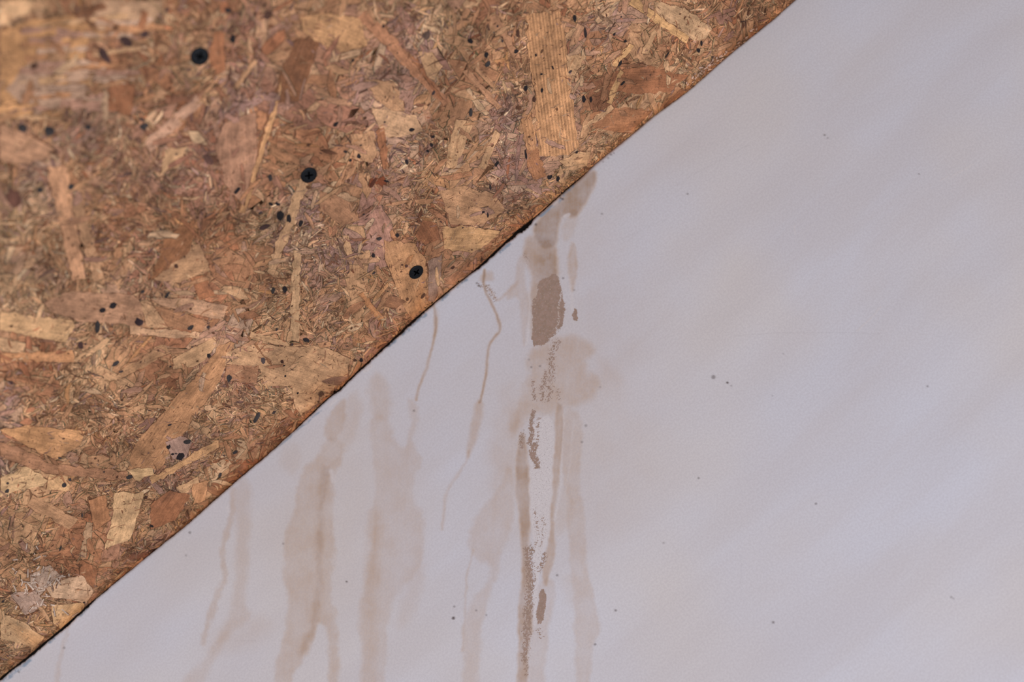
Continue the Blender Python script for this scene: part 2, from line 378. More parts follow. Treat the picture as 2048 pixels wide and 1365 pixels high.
base = m.mix(m.ramp(broad, .35, .68), lin((224, 222, 228)), lin((227, 219, 215)))
base = m.mix(m.ramp(trowel, .35, .7, 0, .45), base, lin((216, 207, 205)))
wetn = m.math('MULTIPLY', wetf, m.ramp(m.math('ADD', m.math('MULTIPLY', clump, .35), m.math('MULTIPLY', strk, .65)), .2, .75, .84, 1.12), clamp=True)
wetn = m.math('MULTIPLY', wetn, m.ramp(m.noise(wc, 75.0, 4, .65), .3, .7, .80, 1.34), clamp=True)
stc = m.mix(m.ramp(wetf, .45, .95), lin((203, 170, 140)), lin((176, 148, 128)))
col = m.mix(wetn, base, stc)
# scab: eroded where the mask is thin
thr = m.math('ADD', m.math('MULTIPLY', m.math('SUBTRACT', m.math('ADD', m.math('MULTIPLY', grit, .55), m.math('MULTIPLY', m.noise(ab, 650.0, 2, .6), .45)), .5), 2.6), .5)
scab = m.ramp(m.math('SUBTRACT', m.math('ADD', dirtf, thr), 1.0), -.04, .03)
scab = m.math('MULTIPLY', scab, m.ramp(dirtf, .04, .2))
scabc = m.mix(m.ramp(clump, .4, .6), lin((174, 144, 126)), lin((164, 136, 116)))
col = m.mix(m.math('MULTIPLY', palef, .9), col, lin((232, 223, 220)))
crack = m.ramp(m.math('SUBTRACT', m.math('ADD', m.math('MULTIPLY', palef, .30), grit), 1.0), -.16, -.06)
col = m.mix(m.math('MULTIPLY', m.math('MULTIPLY', crack, palef), .55), col, lin((150, 128, 118)))
col = m.mix(scab, col, scabc)
flk = m.math('MULTIPLY', m.ramp(m.noise(ab, 1100.0, 1, .5), .66, .72), m.math('MULTIPLY', dirtf, .8))
col = m.mix(flk, col, lin((208, 184, 164)))
col = m.mix(m.math('MULTIPLY', bluef, m.ramp(clump, .38, .56, .25, 1.0)), col, lin((148, 164, 180)))
col = m.mix(darkf, col, lin((92, 78, 74)))
col = m.mix(m.ramp(fine, .3, .7, 0, .20), col, lin((176, 166, 168)))
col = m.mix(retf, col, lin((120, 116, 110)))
m.t.links.new(col, m.bsdf.inputs['Base Color'])
m.bsdf.inputs['Roughness'].default_value = .72
m.bsdf.inputs['Specular IOR Level'].default_value = .3
hgt = m.math('ADD', m.math('MULTIPLY', trowel, .6), m.math('ADD', m.math('MULTIPLY', fine, .10), m.math('ADD', m.math('MULTIPLY', scab, .25), m.math('MULTIPLY', palef, .2))))
bmp = m.n('ShaderNodeBump', ins={'Strength': .35, 'Distance': .0006, 'Height': hgt})
m.t.links.new(bmp.outputs[0], m.bsdf.inputs['Normal'])
WALLM = m.m

wall = mesh_obj('wall_back', Vb, Q.ravel(), np.arange(len(Q)) * 4, WALLM,
                [('stain', 'FLOAT_COLOR', cmask), ('marks', 'FLOAT_COLOR', cmask2), ('plane', 'FLOAT_VECTOR', cab)], origin=O)
wall['kind'] = 'structure'
wall['label'] = 'white plastered wall with beige and brown water stains running down'

# ================================================================== BOARD (sloping ceiling)
Ls, Ss, VV, TT, GG = [], [], [], [], []     # loops, sizes, verts(a,b,h), tint rgba, grain
nv = 0
def add(ab_h, faces_n, tint, grain):
    """ab_h (k,n,3); faces_n list of index lists; tint (k,4); grain (k,n,3)"""
    global nv
    k, n, _ = ab_h.shape
    for f in faces_n:
        f = np.asarray(f)
        Ls.append((nv + np.arange(k)[:, None] * n + f[None]).ravel()); Ss.append(np.full(k, len(f)))
    VV.append(ab_h.reshape(-1, 3)); TT.append(np.repeat(tint, n, 0)); GG.append(grain.reshape(-1, 3)); nv += k * n

PAL = [(217, 170, 124), (205, 152, 108), (186, 132, 93), (152, 99, 69), (122, 73, 48), (178, 108, 71), (172, 130, 112), (144, 106, 96), (224, 186, 143), (202, 142, 90)]
PALL = np.array([lin(c) for c in PAL])
def field_colour(a, b, spread):
    """local colour of the board with a random spread"""
    k = len(a)
    n1 = fbm(a / .035, b / .035, 201, 3); n2 = fbm(a / .022, b / .03, 211, 3); n3 = fbm(a / .05, b / .05, 221, 2)
    base = PALL[1] * .45 + PALL[2] * .55
    c = np.tile(base, (k, 1))
    f = np.clip((n1 - .52) * 5, 0, 1)[:, None]; c = c * (1 - f) + PALL[6] * f
    f = np.clip((.46 - n1) * 5, 0, 1)[:, None] * .8; c = c * (1 - f) + PALL[3] * f
    f = np.clip((n2 - .58) * 6, 0, 1)[:, None] * .8; c = c * (1 - f) + PALL[0] * f
    f = np.clip((n3 - .55) * 5, 0, 1)[:, None] * .45; c = c * (1 - f) + PALL[5] * f
    pick = PALL[rng.choice(len(PAL), k, p=[.2, .18, .13, .11, .06, .07, .08, .05, .08, .04])]
    s = (rng.random(k) * spread)[:, None]
    return c * (1 - s) + pick * s

U = .00030
def ribbons(a, b, ang, L, Wd, h, col, ridge=0, seg=3, bend=.25, jag=.25, taper=.5, outline=0):
    k = len(a); n = seg + 1
    t = np.linspace(-.5, .5, n)[None]
    bd = rng.normal(0, bend, k)[:, None]
    u = t * L[:, None]; v0 = bd * L[:, None] * (t ** 2 - .08)
    wv = (1 - taper * (2 * np.abs(t)) ** 2.2) * Wd[:, None] * .5
    j1 = 1 + rng.uniform(-jag, jag, (k, n)); j2 = 1 + rng.uniform(-jag, jag, (k, n))
    ue = np.zeros((k, n)); ue[:, 0] = rng.normal(0, .3, k) * Wd; ue[:, -1] = rng.normal(0, .3, k) * Wd
    ut = np.concatenate([u + ue, (u - ue)[:, ::-1]], 1)
    vt = np.concatenate([v0 + wv * j1, (v0 - wv * j2)[:, ::-1]], 1)
    ca, sa = np.cos(ang)[:, None], np.sin(ang)[:, None]
    aa = a[:, None] + ut * ca - vt * sa; bb = b[:, None] + ut * sa + vt * ca
    hh = np.repeat(h[:, None], 2 * n, 1)
    # chips tip up very slightly so that light catches them unevenly
    hh = hh + vt / (Wd[:, None] + 1e-9) * rng.normal(0, .020e-3, k)[:, None]
    g = np.stack([ut, vt, np.repeat(rng.random(k)[:, None] * 50, 2 * n, 1)], -1)
    faces = [[i, 2 * n - 1 - i, 2 * n - 2 - i, i + 1] for i in range(n - 1)]
    rd = np.full((k, 1), 0.0) + ridge
    if outline:  # wider underlay in darker colour paints the missing contact shade round each piece
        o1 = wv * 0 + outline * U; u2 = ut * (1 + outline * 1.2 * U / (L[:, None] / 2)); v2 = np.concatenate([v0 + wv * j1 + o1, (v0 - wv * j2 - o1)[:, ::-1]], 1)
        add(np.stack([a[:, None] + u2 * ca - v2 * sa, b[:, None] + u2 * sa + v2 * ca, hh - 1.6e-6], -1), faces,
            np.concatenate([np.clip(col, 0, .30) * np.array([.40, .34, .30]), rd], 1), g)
    add(np.stack([aa, bb, hh], -1), faces, np.concatenate([col, rd], 1), g)

cx = np.array([board_ab(float(x), float(y)) for x, y in ((0, 0), (2048, 0), (0, 1365), (1590, 0), (0, 1358))])
a0, a1 = cx[:, 0].min() - .10, cx[3, 0] + .10
b1 = cx[0, 1] + .07
def rnd_pts(k):
    a = rng.uniform(a0, a1, int(k * 2.2)); b = rng.uniform(-.002, b1, int(k * 2.2))
    # the board seen by the lens widens away from the joint: keep a generous band round it
    lim = a < a1 - (b / b1) * .10
    return a[lim][:k], b[lim][:k]
def zone(a, b): return np.clip((fbm(a / .028, b / .028, 301, 3) - .40) * 5, 0, 1)    # 1: chippy, 0: broad strands

U = .00030
# 1 broad random strands
k = 1500
a, b = rnd_pts(k); k = len(a)
ang = rng.normal(math.radians(60), math.radians(55), k)
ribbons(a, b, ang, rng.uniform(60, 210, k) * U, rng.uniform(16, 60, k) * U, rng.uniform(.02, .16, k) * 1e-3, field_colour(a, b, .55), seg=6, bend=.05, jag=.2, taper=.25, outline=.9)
# 2 middling strands
k = 6000
a, b = rnd_pts(k); k = len(a)
ang = rng.uniform(0, math.pi, k)
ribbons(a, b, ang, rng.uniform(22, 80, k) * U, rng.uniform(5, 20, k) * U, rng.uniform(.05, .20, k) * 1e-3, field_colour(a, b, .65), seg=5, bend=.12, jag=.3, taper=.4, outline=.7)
# 3 fine chips and curls
k = 62000
a, b = rnd_pts(k); k = len(a)
z = zone(a, b)
ang = rng.uniform(0, math.pi, k) * .6 + fbm(a / .02, b / .02, 333, 2) * 7
h = np.where(rng.random(k) < .05 + z * .95, rng.uniform(.17, .26, k), rng.uniform(.03, .10, k)) * 1e-3
sz = rng.lognormal(0, .45, k)
col3 = field_colour(a, b, .9) * rng.choice([.50, .68, .85, 1.0, 1.22, 1.35], k, p=[.12, .18, .22, .22, .16, .10])[:, None]
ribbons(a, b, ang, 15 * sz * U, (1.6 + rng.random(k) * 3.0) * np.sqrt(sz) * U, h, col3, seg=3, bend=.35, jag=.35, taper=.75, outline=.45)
# 4 dark slivers (gaps between strands)
k = 9000
a, b = rnd_pts(k); k = len(a)
z = zone(a, b)
keep = rng.random(k) < .15 + .85 * z
a, b = a[keep], b[keep]; k = len(a)
ang = rng.uniform(0, math.pi, k); sz = rng.lognormal(0, .5, k)
ribbons(a, b, ang, 9 * sz * U, (1.0 + rng.random(k) * 1.8) * U, rng.uniform(.2, .29, k) * 1e-3,
        np.array([lin(c) for c in ((92, 60, 42), (84, 58, 48), (104, 66, 40))])[rng.integers(0, 3, k)], seg=2, bend=.3, jag=.4, taper=.8)

# 5 strands measured on the photo
HB = .30e-3
def strand(P, col, ridge=0.0, ang=None, jit=1.6, h=None, nsub=5):
    global nv, HB
    col = (np.array(col) * .86 + np.array([166, 126, 93]) * .14) * np.array([1.15, 1.10, 1.06])
    P = np.asarray(P, float); Q_ = []
    for i in range(len(P)):
        p, q_ = P[i], P[(i + 1) % len(P)]; L = np.hypot(*(q_ - p)); n = max(1, int(L / 9))
        for j in range(n):
            t = j / n; r = p + (q_ - p) * t
            if j: r = r + rng.normal(0, jit, 2)
            Q_.append(r)
    Q_ = np.array(Q_)
    a, b = board_ab(Q_[:, 0], Q_[:, 1])
    c0 = np.array([a.mean(), b.mean()]); d = np.stack([a, b], -1) - c0
    if ang is None:
        w_, v_ = np.linalg.eigh(d.T @ d); ax = v_[:, -1]
    else:
        # direction given on the photo
        A2, B2 = board_ab(P[:, 0].mean() + 30 * math.cos(ang), P[:, 1].mean() - 30 * math.sin(ang))
        A1, B1 = board_ab(P[:, 0].mean(), P[:, 1].mean()); ax = nrm(np.array([A2 - A1, B2 - B1]))
    pr = np.array([-ax[1], ax[0]])
    g = np.stack([d @ ax, d @ pr, np.full(len(a), rng.random() * 50)], -1)[None]
    HB += .45e-6
    m_ = rng.random(len(a)) < .45                       # thin dark brown line along parts of the outline
    an_ = np.arctan2(np.roll(b, -1) - b, np.roll(a, -1) - a)[m_]; ln_ = np.hypot(np.roll(b, -1) - b, np.roll(a, -1) - a)[m_]
    am_ = ((a + np.roll(a, -1)) / 2)[m_]; bm_ = ((b + np.roll(b, -1)) / 2)[m_]
    if m_.sum(): ribbons(am_, bm_, an_, ln_ * 1.3 + 1e-6, rng.uniform(.8, 2.2, m_.sum()) * U, np.full(m_.sum(), HB + .25e-6), np.tile(lin((112, 74, 50)), (m_.sum(), 1)), seg=2, bend=.1, jag=.4, taper=.7)
    hh = HB if h is None else h
    v = np.stack([a, b, np.full(len(a), hh)], -1)[None]
    add(v, [list(range(len(a)))[::-1] if area2(a, b) < 0 else list(range(len(a)))], np.array([list(lin(col)) + [ridge]]), g)
def area2(a, b): return float(np.sum(a * np.roll(b, -1) - b * np.roll(a, -1)))
def bar(x0, y0, x1, y1, w, col, w2=None, **kw):
    d = np.array([x1 - x0, y1 - y0], float); d /= np.hypot(*d); n = np.array([-d[1], d[0]]); w2 = w if w2 is None else w2
    p, q_ = np.array([x0, y0], float), np.array([x1, y1], float)
    strand([p + n * w / 2, p + d * rng.uniform(-.4, .4) * w - n * w / 2, q_ - n * w2 / 2, q_ + d * rng.uniform(-.5, .5) * w2 + n * w2 / 2], col, **kw)

T1, T2, T3 = (186, 150, 112), (172, 134, 100), (160, 120, 90)
PL, YL = (196, 166, 130), (196, 156, 108)
RB, DB, MV, OR = (146, 98, 68), (124, 84, 58), (140, 112, 100), (154, 108, 76)
strand([(1051, 31), (1116, 18), (1128, 62), (1140, 150), (1157, 294), (1137, 310), (1079, 312), (1068, 178), (1056, 100)], (182, 138, 98), 1.0, ang=math.radians(-83))
strand([(1041, 239), (1062, 225), (1078, 310), (1082, 345), (1066, 330), (1050, 290)], (172, 128, 90), .8, ang=math.radians(-80))
bar(1262, 2, 1374, 78, 17, YL)
strand([(1305, 2), (1368, 14), (1424, 58), (1412, 76), (1388, 82), (1322, 34)], (184, 152, 116))
strand([(1228, 142), (1290, 132), (1378, 150), (1338, 184), (1262, 186), (1212, 178)], RB)
strand([(1180, 228), (1250, 214), (1302, 222), (1262, 266), (1184, 256)], OR)
strand([(1130, 108), (1172, 112), (1150, 150), (1134, 152)], T1)
bar(1244, 140, 1218, 206, 10, YL); bar(1262, 90, 1228, 130, 11, YL); bar(1310, 60, 1290, 106, 13, T1); bar(1225, 212, 1165, 258, 10, T1)
strand([(1118, 322), (1160, 302), (1192, 308), (1172, 332), (1130, 332)], T1)
strand([(1052, 300), (1075, 296), (1092, 352), (1072, 362), (1056, 340)], OR)
# upper middle
bar(580, 118, 484, 425, 9, (190, 146, 102), 13); bar(570, 126, 477, 420, 5, DB)
strand([(592, 78), (640, 74), (618, 150), (600, 200), (556, 205), (566, 140)], DB)
strand([(428, 62), (450, 66), (450, 140), (430, 150), (416, 108)], RB)
strand([(598, 34), (660, 26), (722, 36), (734, 92), (680, 104), (640, 84), (610, 66)], (186, 144, 102))
bar(722, 24, 894, 208, 27, (162, 116, 86), 18); bar(826, 112, 884, 200, 10, RB, 6)
strand([(836, 104), (864, 104), (886, 132), (868, 162), (852, 150)], T1)
strand([(744, 216), (832, 230), (846, 262), (800, 274), (766, 270)], (182, 148, 114))
strand([(730, 158), (788, 164), (812, 222), (786, 222), (752, 200)], T2)
strand([(912, 238), (946, 244), (930, 292), (908, 338), (890, 334), (900, 284)], T1)
bar(996, 262, 962, 336, 13, T1); bar(760, 262, 772, 338, 19, RB, 12); bar(735, 366, 768, 362, 14, (118, 62, 38), 20)
strand([(700, 268), (748, 262), (752, 300), (744, 326), (706, 318)], T2)
bar(986, 30, 1036, 120, 14, T3); bar(930, 140, 1000, 218, 12, T3); bar(846, 50, 880, 66, 8, PL)
# around the screws
bar(612, 350, 544, 540, 22, (180, 146, 110), 16, ang=math.radians(70))
bar(594, 500, 588, 684, 15, (180, 148, 112), 18)
strand([(768, 480), (828, 486), (852, 520), (852, 560), (856, 604), (826, 638), (812, 622), (798, 590), (786, 560), (770, 520)], (172, 130, 92))
strand([(856, 522), (884, 508), (878, 560), (870, 606), (856, 602)], (132, 108, 94))
strand([(882, 454), (942, 452), (1000, 462), (976, 488), (942, 506), (888, 498)], (182, 144, 102))
strand([(880, 380), (920, 372), (990, 388), (1010, 420), (960, 450), (900, 448)], T2)
bar(720, 586, 764, 640, 12, (172, 122, 82)); strand([(758, 590), (794, 594), (812, 604), (790, 618), (766, 612)], (130, 92, 66))
strand([(844, 440), (872, 446), (880, 478), (850, 490), (830, 470)], (136, 90, 62))
strand([(640, 380), (700, 400), (720, 440), (680, 450), (640, 420)], T3)
bar(690, 470, 700, 508, 12, T1)
# left middle
strand([(0, 622), (80, 634), (144, 640), (150, 652), (130, 685), (60, 672), (0, 660)], (194, 158, 116))
strand([(84, 604), (144, 581), (267, 590), (296, 619), (274, 652), (220, 646), (164, 644), (100, 622)], (168, 130, 102), jit=1)
strand([(280, 604), (305, 611), (337, 655), (294, 654)], (184, 148, 112), jit=.6)
strand([(308, 612), (360, 624), (415, 643), (404, 664), (336, 654)], (160, 118, 86), jit=.8)
strand([(300, 597), (380, 596), (456, 612), (446, 640), (380, 626), (320, 610)], (176, 140, 110), jit=.8)
bar(260, 660, 398, 671, 17, (188, 152, 118), 12)
strand([(345, 717), (428, 674), (437, 684), (412, 718), (386, 734), (345, 738)], T1, jit=.8)
bar(239, 750, 334, 698, 16, (172, 134, 98), 20)
strand([(440, 690), (470, 682), (452, 730), (440, 762), (378, 850), (340, 905), (322, 936), (254, 938), (268, 892), (340, 808), (400, 742)], (168, 126, 90), .25, ang=math.radians(54))
strand([(452, 706), (500, 688), (560, 694), (640, 690), (702, 718), (694, 752), (640, 800), (602, 832), (590, 816), (584, 772), (530, 772), (520, 738), (450, 732)], (182, 146, 110))
strand([(452, 728), (517, 731), (512, 766), (449, 760)], (152, 112, 84), jit=.8)
strand([(642, 762), (664, 754), (698, 752), (674, 772), (656, 768)], (128, 96, 78), jit=.5)
bar(488, 660, 548, 736, 5, (140, 100, 70)); bar(500, 668, 580, 690, 12, T1, 8)
bar(112, 330, 158, 560, 40, (186, 142, 108), 26); bar(150, 400, 200, 560, 22, (176, 138, 104))
strand([(300, 540), (330, 500), (400, 488), (420, 540), (360, 566), (310, 560)], (168, 132, 98))
strand([(330, 470), (390, 440), (380, 500), (330, 540), (300, 560), (320, 510)], (134, 92, 62))
strand([(380, 556), (410, 550), (430, 592), (400, 600)], RB)
bar(0, 716, 145, 712, 16, (180, 132, 92), 24); bar(150, 722, 178, 702, 8, T1)
# upper left
strand([(0, 62), (60, 40), (150, 32), (200, 62), (168, 96), (172, 142), (60, 182), (0, 222)], (190, 144, 98), ang=math.radians(8))
strand([(0, 0), (70, 0), (60, 26), (0, 56)], (196, 160, 120)); strand([(60, 120), (180, 120), (170, 190), (70, 230), (10, 180)], (176, 146, 122))
bar(292, 296, 400, 196, 22, (176, 140, 116)); bar(470, 176, 512, 120, 9, (190, 148, 110))
strand([(448, 246), (513, 222), (514, 308), (488, 412), (450, 370), (430, 294)], (158, 120, 96), jit=1)
strand([(376, 262), (396, 262), (416, 290), (388, 286)], PL); strand([(330, 300), (376, 290), (360, 330), (320, 350)], T1)
strand([(180, 0), (330, 0), (300, 60), (200, 70)], (184, 150, 118))
for _ in range(46):
    x_ = rng.uniform(-20, 230); y_ = rng.uniform(20, 235); l_ = rng.uniform(30, 110)
    bar(x_, y_, x_ + l_, y_ + l_ * rng.normal(-.05, .12), rng.uniform(5, 20), [(200, 152, 104), (178, 130, 92), (186, 156, 132), (170, 132, 112), (206, 166, 124)][rng.integers(0, 5)], rng.uniform(3, 12))
strand([(0, 250), (60, 270), (110, 300), (60, 330), (0, 320)], (176, 136, 106)); bar(208, 10, 150, 32, 14, DB)
bar(290, 20, 280, 60, 16, RB); strand([(220, 160), (270, 170), (260, 230), (215, 220)], RB)
# lower left
strand([(0, 956), (54, 932), (96, 960), (86, 972), (40, 980), (0, 994)], (198, 166, 124))
strand([(99, 948), (137, 952), (138, 981), (92, 978)], (190, 154, 112))
strand([(0, 884), (40, 896), (103, 928), (180, 936), (254, 942), (254, 962), (170, 954), (90, 946), (0, 912)], (162, 120, 90))
strand([(0, 860), (60, 850), (170, 862), (160, 890), (110, 920), (50, 890)], (190, 144, 100))
strand([(229, 986), (287, 984), (276, 1030), (260, 1078), (208, 1098), (222, 1040)], (200, 166, 124))
strand([(253, 940), (304, 935), (308, 950), (268, 958)], (200, 168, 124))
bar(300, 962, 440, 886, 14, (186, 146, 104)); bar(360, 980, 400, 960, 16, T1)
strand([(103, 1212), (168, 1204), (170, 1222), (120, 1258), (106, 1246)], (196, 162, 120))
strand([(0, 1226), (50, 1246), (89, 1274), (66, 1296), (0, 1276)], (188, 156, 118))
strand([(89, 1170), (130, 1158), (164, 1150), (188, 1178), (172, 1206), (103, 1194)], (190, 160, 130))
strand([(164, 1120), (196, 1140), (186, 1180), (160, 1150)], RB)
strand([(60, 1150), (100, 1130), (120, 1150), (90, 1180), (70, 1200)], (166, 146, 130)); strand([(20, 1190), (70, 1180), (90, 1210), (50, 1230)], (158, 136, 122))
for _ in range(60):
    x_ = rng.normal(75, 32); y_ = rng.normal(1165, 38); bar(x_, y_, x_ + rng.normal(0, 9), y_ + rng.normal(0, 9), 3, (184, 172, 160), 2, jit=.5)
for _ in range(46):
    t_ = rng.random(); x_ = 1375 + t_ * 130 + rng.normal(0, 4); y_ = 166 - t_ * 104 + rng.normal(0, 4); bar(x_, y_, x_ + rng.normal(4, 3), y_ - rng.normal(3, 2), 3, (196, 174, 162), 1.5, jit=.4)
strand([(330, 884), (360, 872), (384, 884), (372, 916), (344, 918)], (150, 124, 112)); bar(60, 1000, 150, 1050, 26, T2)
strand([(176, 1000), (210, 990), (222, 1040), (190, 1060)], (168, 120, 84))
strand([(300, 1010), (340, 980), (380, 990), (350, 1040), (300, 1060)], RB)
strand([(386, 968), (420, 960), (410, 1000), (384, 1012)], (188, 140, 100))

# 6 chips lying over the strands
k = 650
a, b = rnd_pts(k); k = len(a)
ribbons(a, b, rng.uniform(0, math.pi, k), rng.uniform(16, 50, k) * U, rng.uniform(3, 13, k) * U, rng.uniform(.345, .358, k) * 1e-3, field_colour(a, b, .6), seg=5, bend=.12, jag=.35, taper=.4, outline=.5)
k = 8000
a, b = rnd_pts(k); k = len(a)
sz = rng.lognormal(0, .5, k)
ribbons(a, b, rng.uniform(0, math.pi, k), 5.5 * sz * U, (.8 + rng.random(k) * 1.2) * U, rng.uniform(.37, .40, k) * 1e-3, np.array([lin(c) for c in ((122, 82, 56), (104, 70, 50), (136, 96, 70))])[rng.integers(0, 3, k)], seg=2, bend=.3, jag=.35, taper=.8)
k = 7500
a, b = rnd_pts(k); k = len(a)
sz = rng.lognormal(0, .5, k)
c6 = field_colour(a, b, 1.0) * rng.uniform(.6, 1.05, k)[:, None]
ribbons(a, b, rng.uniform(0, math.pi, k), 9 * sz * U, (1.0 + rng.random(k) * 2.2) * U, rng.uniform(.36, .40, k) * 1e-3, c6, seg=3, bend=.35, jag=.35, taper=.75)
# 7 dark knots and bark specks
def specks(L, h=.42e-3):
    for (x, y, r, *e) in L:
        el = e[0] if e else 1.25; an = math.radians(e[1]) if len(e) > 1 else rng.uniform(0, 3.1)
        c = e[2] if len(e) > 2 else (40, 33, 33)
        a, b = board_ab(float(x), float(y)); n = 11; t = np.arange(n) / n * 2 * math.pi
        rr = r * .86 * MM * (1 + rng.normal(0, .12, n)); u = rr * el * np.cos(t); v = rr * np.sin(t) / math.sqrt(el)
        aa = a + u * math.cos(an) - v * math.sin(an); bb = b + (u * math.sin(an) + v * math.cos(an)) / math.cos(TH) * .9
        g = np.stack([u, v, np.full(n, x % 37)], -1)[None]
        add(np.stack([aa, bb, np.full(n, h + rng.random() * 2e-5)], -1)[None], [list(range(n))], np.array([list(lin(c)) + [0]]), g)
BR = (84, 54, 40); GY = (62, 55, 52); PU = (80, 56, 50)
specks([(465, 77, 6), (168, 262, 0.1), (45, 256, 7, 1.1, 0, GY), (98, 262, 8, 1.2, 0, GY), (176, 254, 5, 1.1, 0, GY), (288, 253, 7, 1.2, 0, GY), (253, 82, 8, 1.3, 90, PU), (290, 68, 6, 1.2, 0, PU),
 (208, 110, 9, 1.5, 70, PU), (455, 20, 5, 1, 0, GY), (535, 30, 7, 1.4, 0, BR), (474, 381, 5, 1.7, 10), (560, 431, 8, 1.3, 40), (577, 437, 6, 1.4, 50), (601, 447, 5, 1.5, 30), (529, 454, 7, 1.7, -20, PU), (555, 408, 3.5), (541, 408, 3.5), (540, 355, 5, 1.4, 40, GY),
 (226, 610, 6, 1.3, 0), (205, 620, 5.5, 1.3, -10), (278, 644, 9, 1, 0, (58, 42, 44)), (285, 583, 3.5, 1.2, 0, GY), (334, 590, 4, 2, 15, GY), (352, 532, 4.5, 1, 0, BR), (381, 655, 5, 1.4, 0, GY), (195, 653, 7, 1.9, 40, GY),
 (161, 691, 6, 1.4, 50, PU), (22, 765, 4, 1, 0, PU), (231, 727, 5, 1.6, 0, GY), (417, 711, 4, 1.3, 30), (458, 756, 6.5, 1.4, 40, GY), (513, 836, 7, 2.0, 20, GY), (526, 721, 5.5, 1.5, 55, (92, 76, 72)), (564, 723, 4, 1.2, 60, BR),
 (612, 680, 5.5, 1.3, -70), (546, 581, 5, 1.5, 30, GY), (569, 578, 5.5, 1.3, 50), (746, 511, 4.5, 1.3, 40), (794, 470, 4.5, 1.1, 0), (758, 477, 4.5, 1.3, -30, GY), (722, 720, 4.6, 1.2, 60), (709, 720, 4, 1, 0, BR), (642, 788, 6.5, 1.1, 0, (108, 72, 50)),
 (570, 752, 2.2), (595, 786, 2.4, 1.3, 30), (568, 731, 2), (940, 82, 5), (972, 109, 5, 1.4, 40), (1032, 102, 4.5, 1.2, -20), (975, 128, 5, 1.4, 0, GY), (1170, 65, 5, 2.2, 62), (823, 259, 4.5, 1.3, -20), (717, 312, 4.6, 1.2, 50),
 (671, 248, 4.5, 1.6, 0), (1051, 176, 4.6, 1.3, 50), (1083, 180, 3.6, 1.3, 40), (1068, 198, 4.6, 1.2, 60, BR), (1051, 308, 4, 2.6, 62), (993, 327, 4.2, 1.5, 20), (1099, 354, 5, 1.3, -10), (1115, 357, 5, 1.3, 50), (1071, 110, 2.6), (1082, 148, 2.4),
 (1105, 135, 2.6, 1.8, 75), (1153, 304, 2.8), (1167, 198, 5, 1.5, 60), (1181, 199, 4, 1.5, 60), (941, 224, 5, 1.6, 45, GY), (813, 323, 4, 1.3, 60), (1239, 127, 4.4, 2.0, 25), (1245, 166, 3.6, 1.9, 5), (1396, 100, 4.6), (1402, 86, 4, 1.4, 60),
 (1334, 109, 3, 2.6, 15), (1149, 36, 5, 1.4, 60), (1250, 82, 3), (1228, 68, 2.6), (375, 883, 6.5, 1.2, -30, GY), (361, 912, 9, 1.2, 10), (337, 894, 4.4, 1.4, 30), (345, 908, 3, 1.2), (128, 970, 5, 1.2, 10, GY), (258, 954, 5.5, 1.3, -20, GY),
 (140, 959, 3.2, 1.2, 0, GY), (470, 904, 4.5, 1.5, 0, GY), (440, 950, 4.4, 1.6, 20, GY), (303, 1052, 3.6, 1.3, 90), (121, 1096, 3, 2.6, 25, GY), (14, 982, 4, 1.5, 10, GY), (164, 1030, 2.6, 2.6, 40, GY), (291, 995, 4, 1.3, 0, BR),
 (26, 395, 14, 1.3, 60, (118, 78, 62)), (142, 373, 5, 1.3, 0, GY), (80, 380, 5, 1.2, 0, GY), (418, 320, 9, 1.3, 80, (108, 74, 62)), (746, 365, 6, 2.0, 15, (96, 52, 34)), (705, 120, 3), (766, 52, 3), (1035, 66, 5, 1.5, 50, BR), (853, 70, 7, 1.2, 0, (96, 74, 62)),
 (700, 320, 3), (690, 303, 3), (862, 290, 3.4), (855, 302, 3), (866, 273, 3), (772, 362, 3, 2, -50), (806, 560, .1), (812, 532, 3.5, 1, 0, BR), (905, 535, 4, 1.3, 0, BR), (966, 424, 3), (980, 374, 3.4, 2, 60), (975, 430, 3, 2.2, 55), (844, 668, 3, 1.4, 30, GY)])
k = 420
a, b = rnd_pts(k)
for i in range(len(a)):
    n = 7; t = np.arange(n) / n * 2 * math.pi; r = rng.lognormal(math.log(2.0), .35) * MM; e = rng.uniform(1, 1.8); an = rng.uniform(0, 3.1)
    u = r * e * np.cos(t); v = r * np.sin(t)
    c = [(96, 62, 42), (72, 58, 54), (110, 74, 50)][rng.integers(0, 3)]
    add(np.stack([a[i] + u * math.cos(an) - v * math.sin(an), b[i] + u * math.sin(an) + v * math.cos(an), np.full(n, .41e-3 + rng.random() * 1e-5)], -1)[None],
        [list(range(n))], np.array([list(lin(c)) + [0]]), np.stack([u, v, v * 0 + i], -1)[None])
nflk = nv

VV_ = np.concatenate(VV); TT_ = np.concatenate(TT); GG_ = np.concatenate(GG)
# press everything inside the sawn edge
E = board_edge(VV_[:, 0]); over = VV_[:, 1] < E
VV_[:, 1] = np.maximum(VV_[:, 1], E)
# toffee coloured, resin soaked margin next to the saw cut
dd = VV_[:, 1] - E
mg = np.clip(1 - dd / (.0045 + .007 * fbm(VV_[:, 0] / .02, VV_[:, 0] * 0, 401, 3)), 0, 1)[:, None]
mg = mg * np.clip(.25 + 1.1 * fbm(VV_[:, 0] / .03, VV_[:, 1] / .01, 411, 2), 0, 1)[:, None]
TT_[:, :3] = TT_[:, :3] * (1 - mg) + TT_[:, :3] * np.array([.84, .62, .42]) * mg

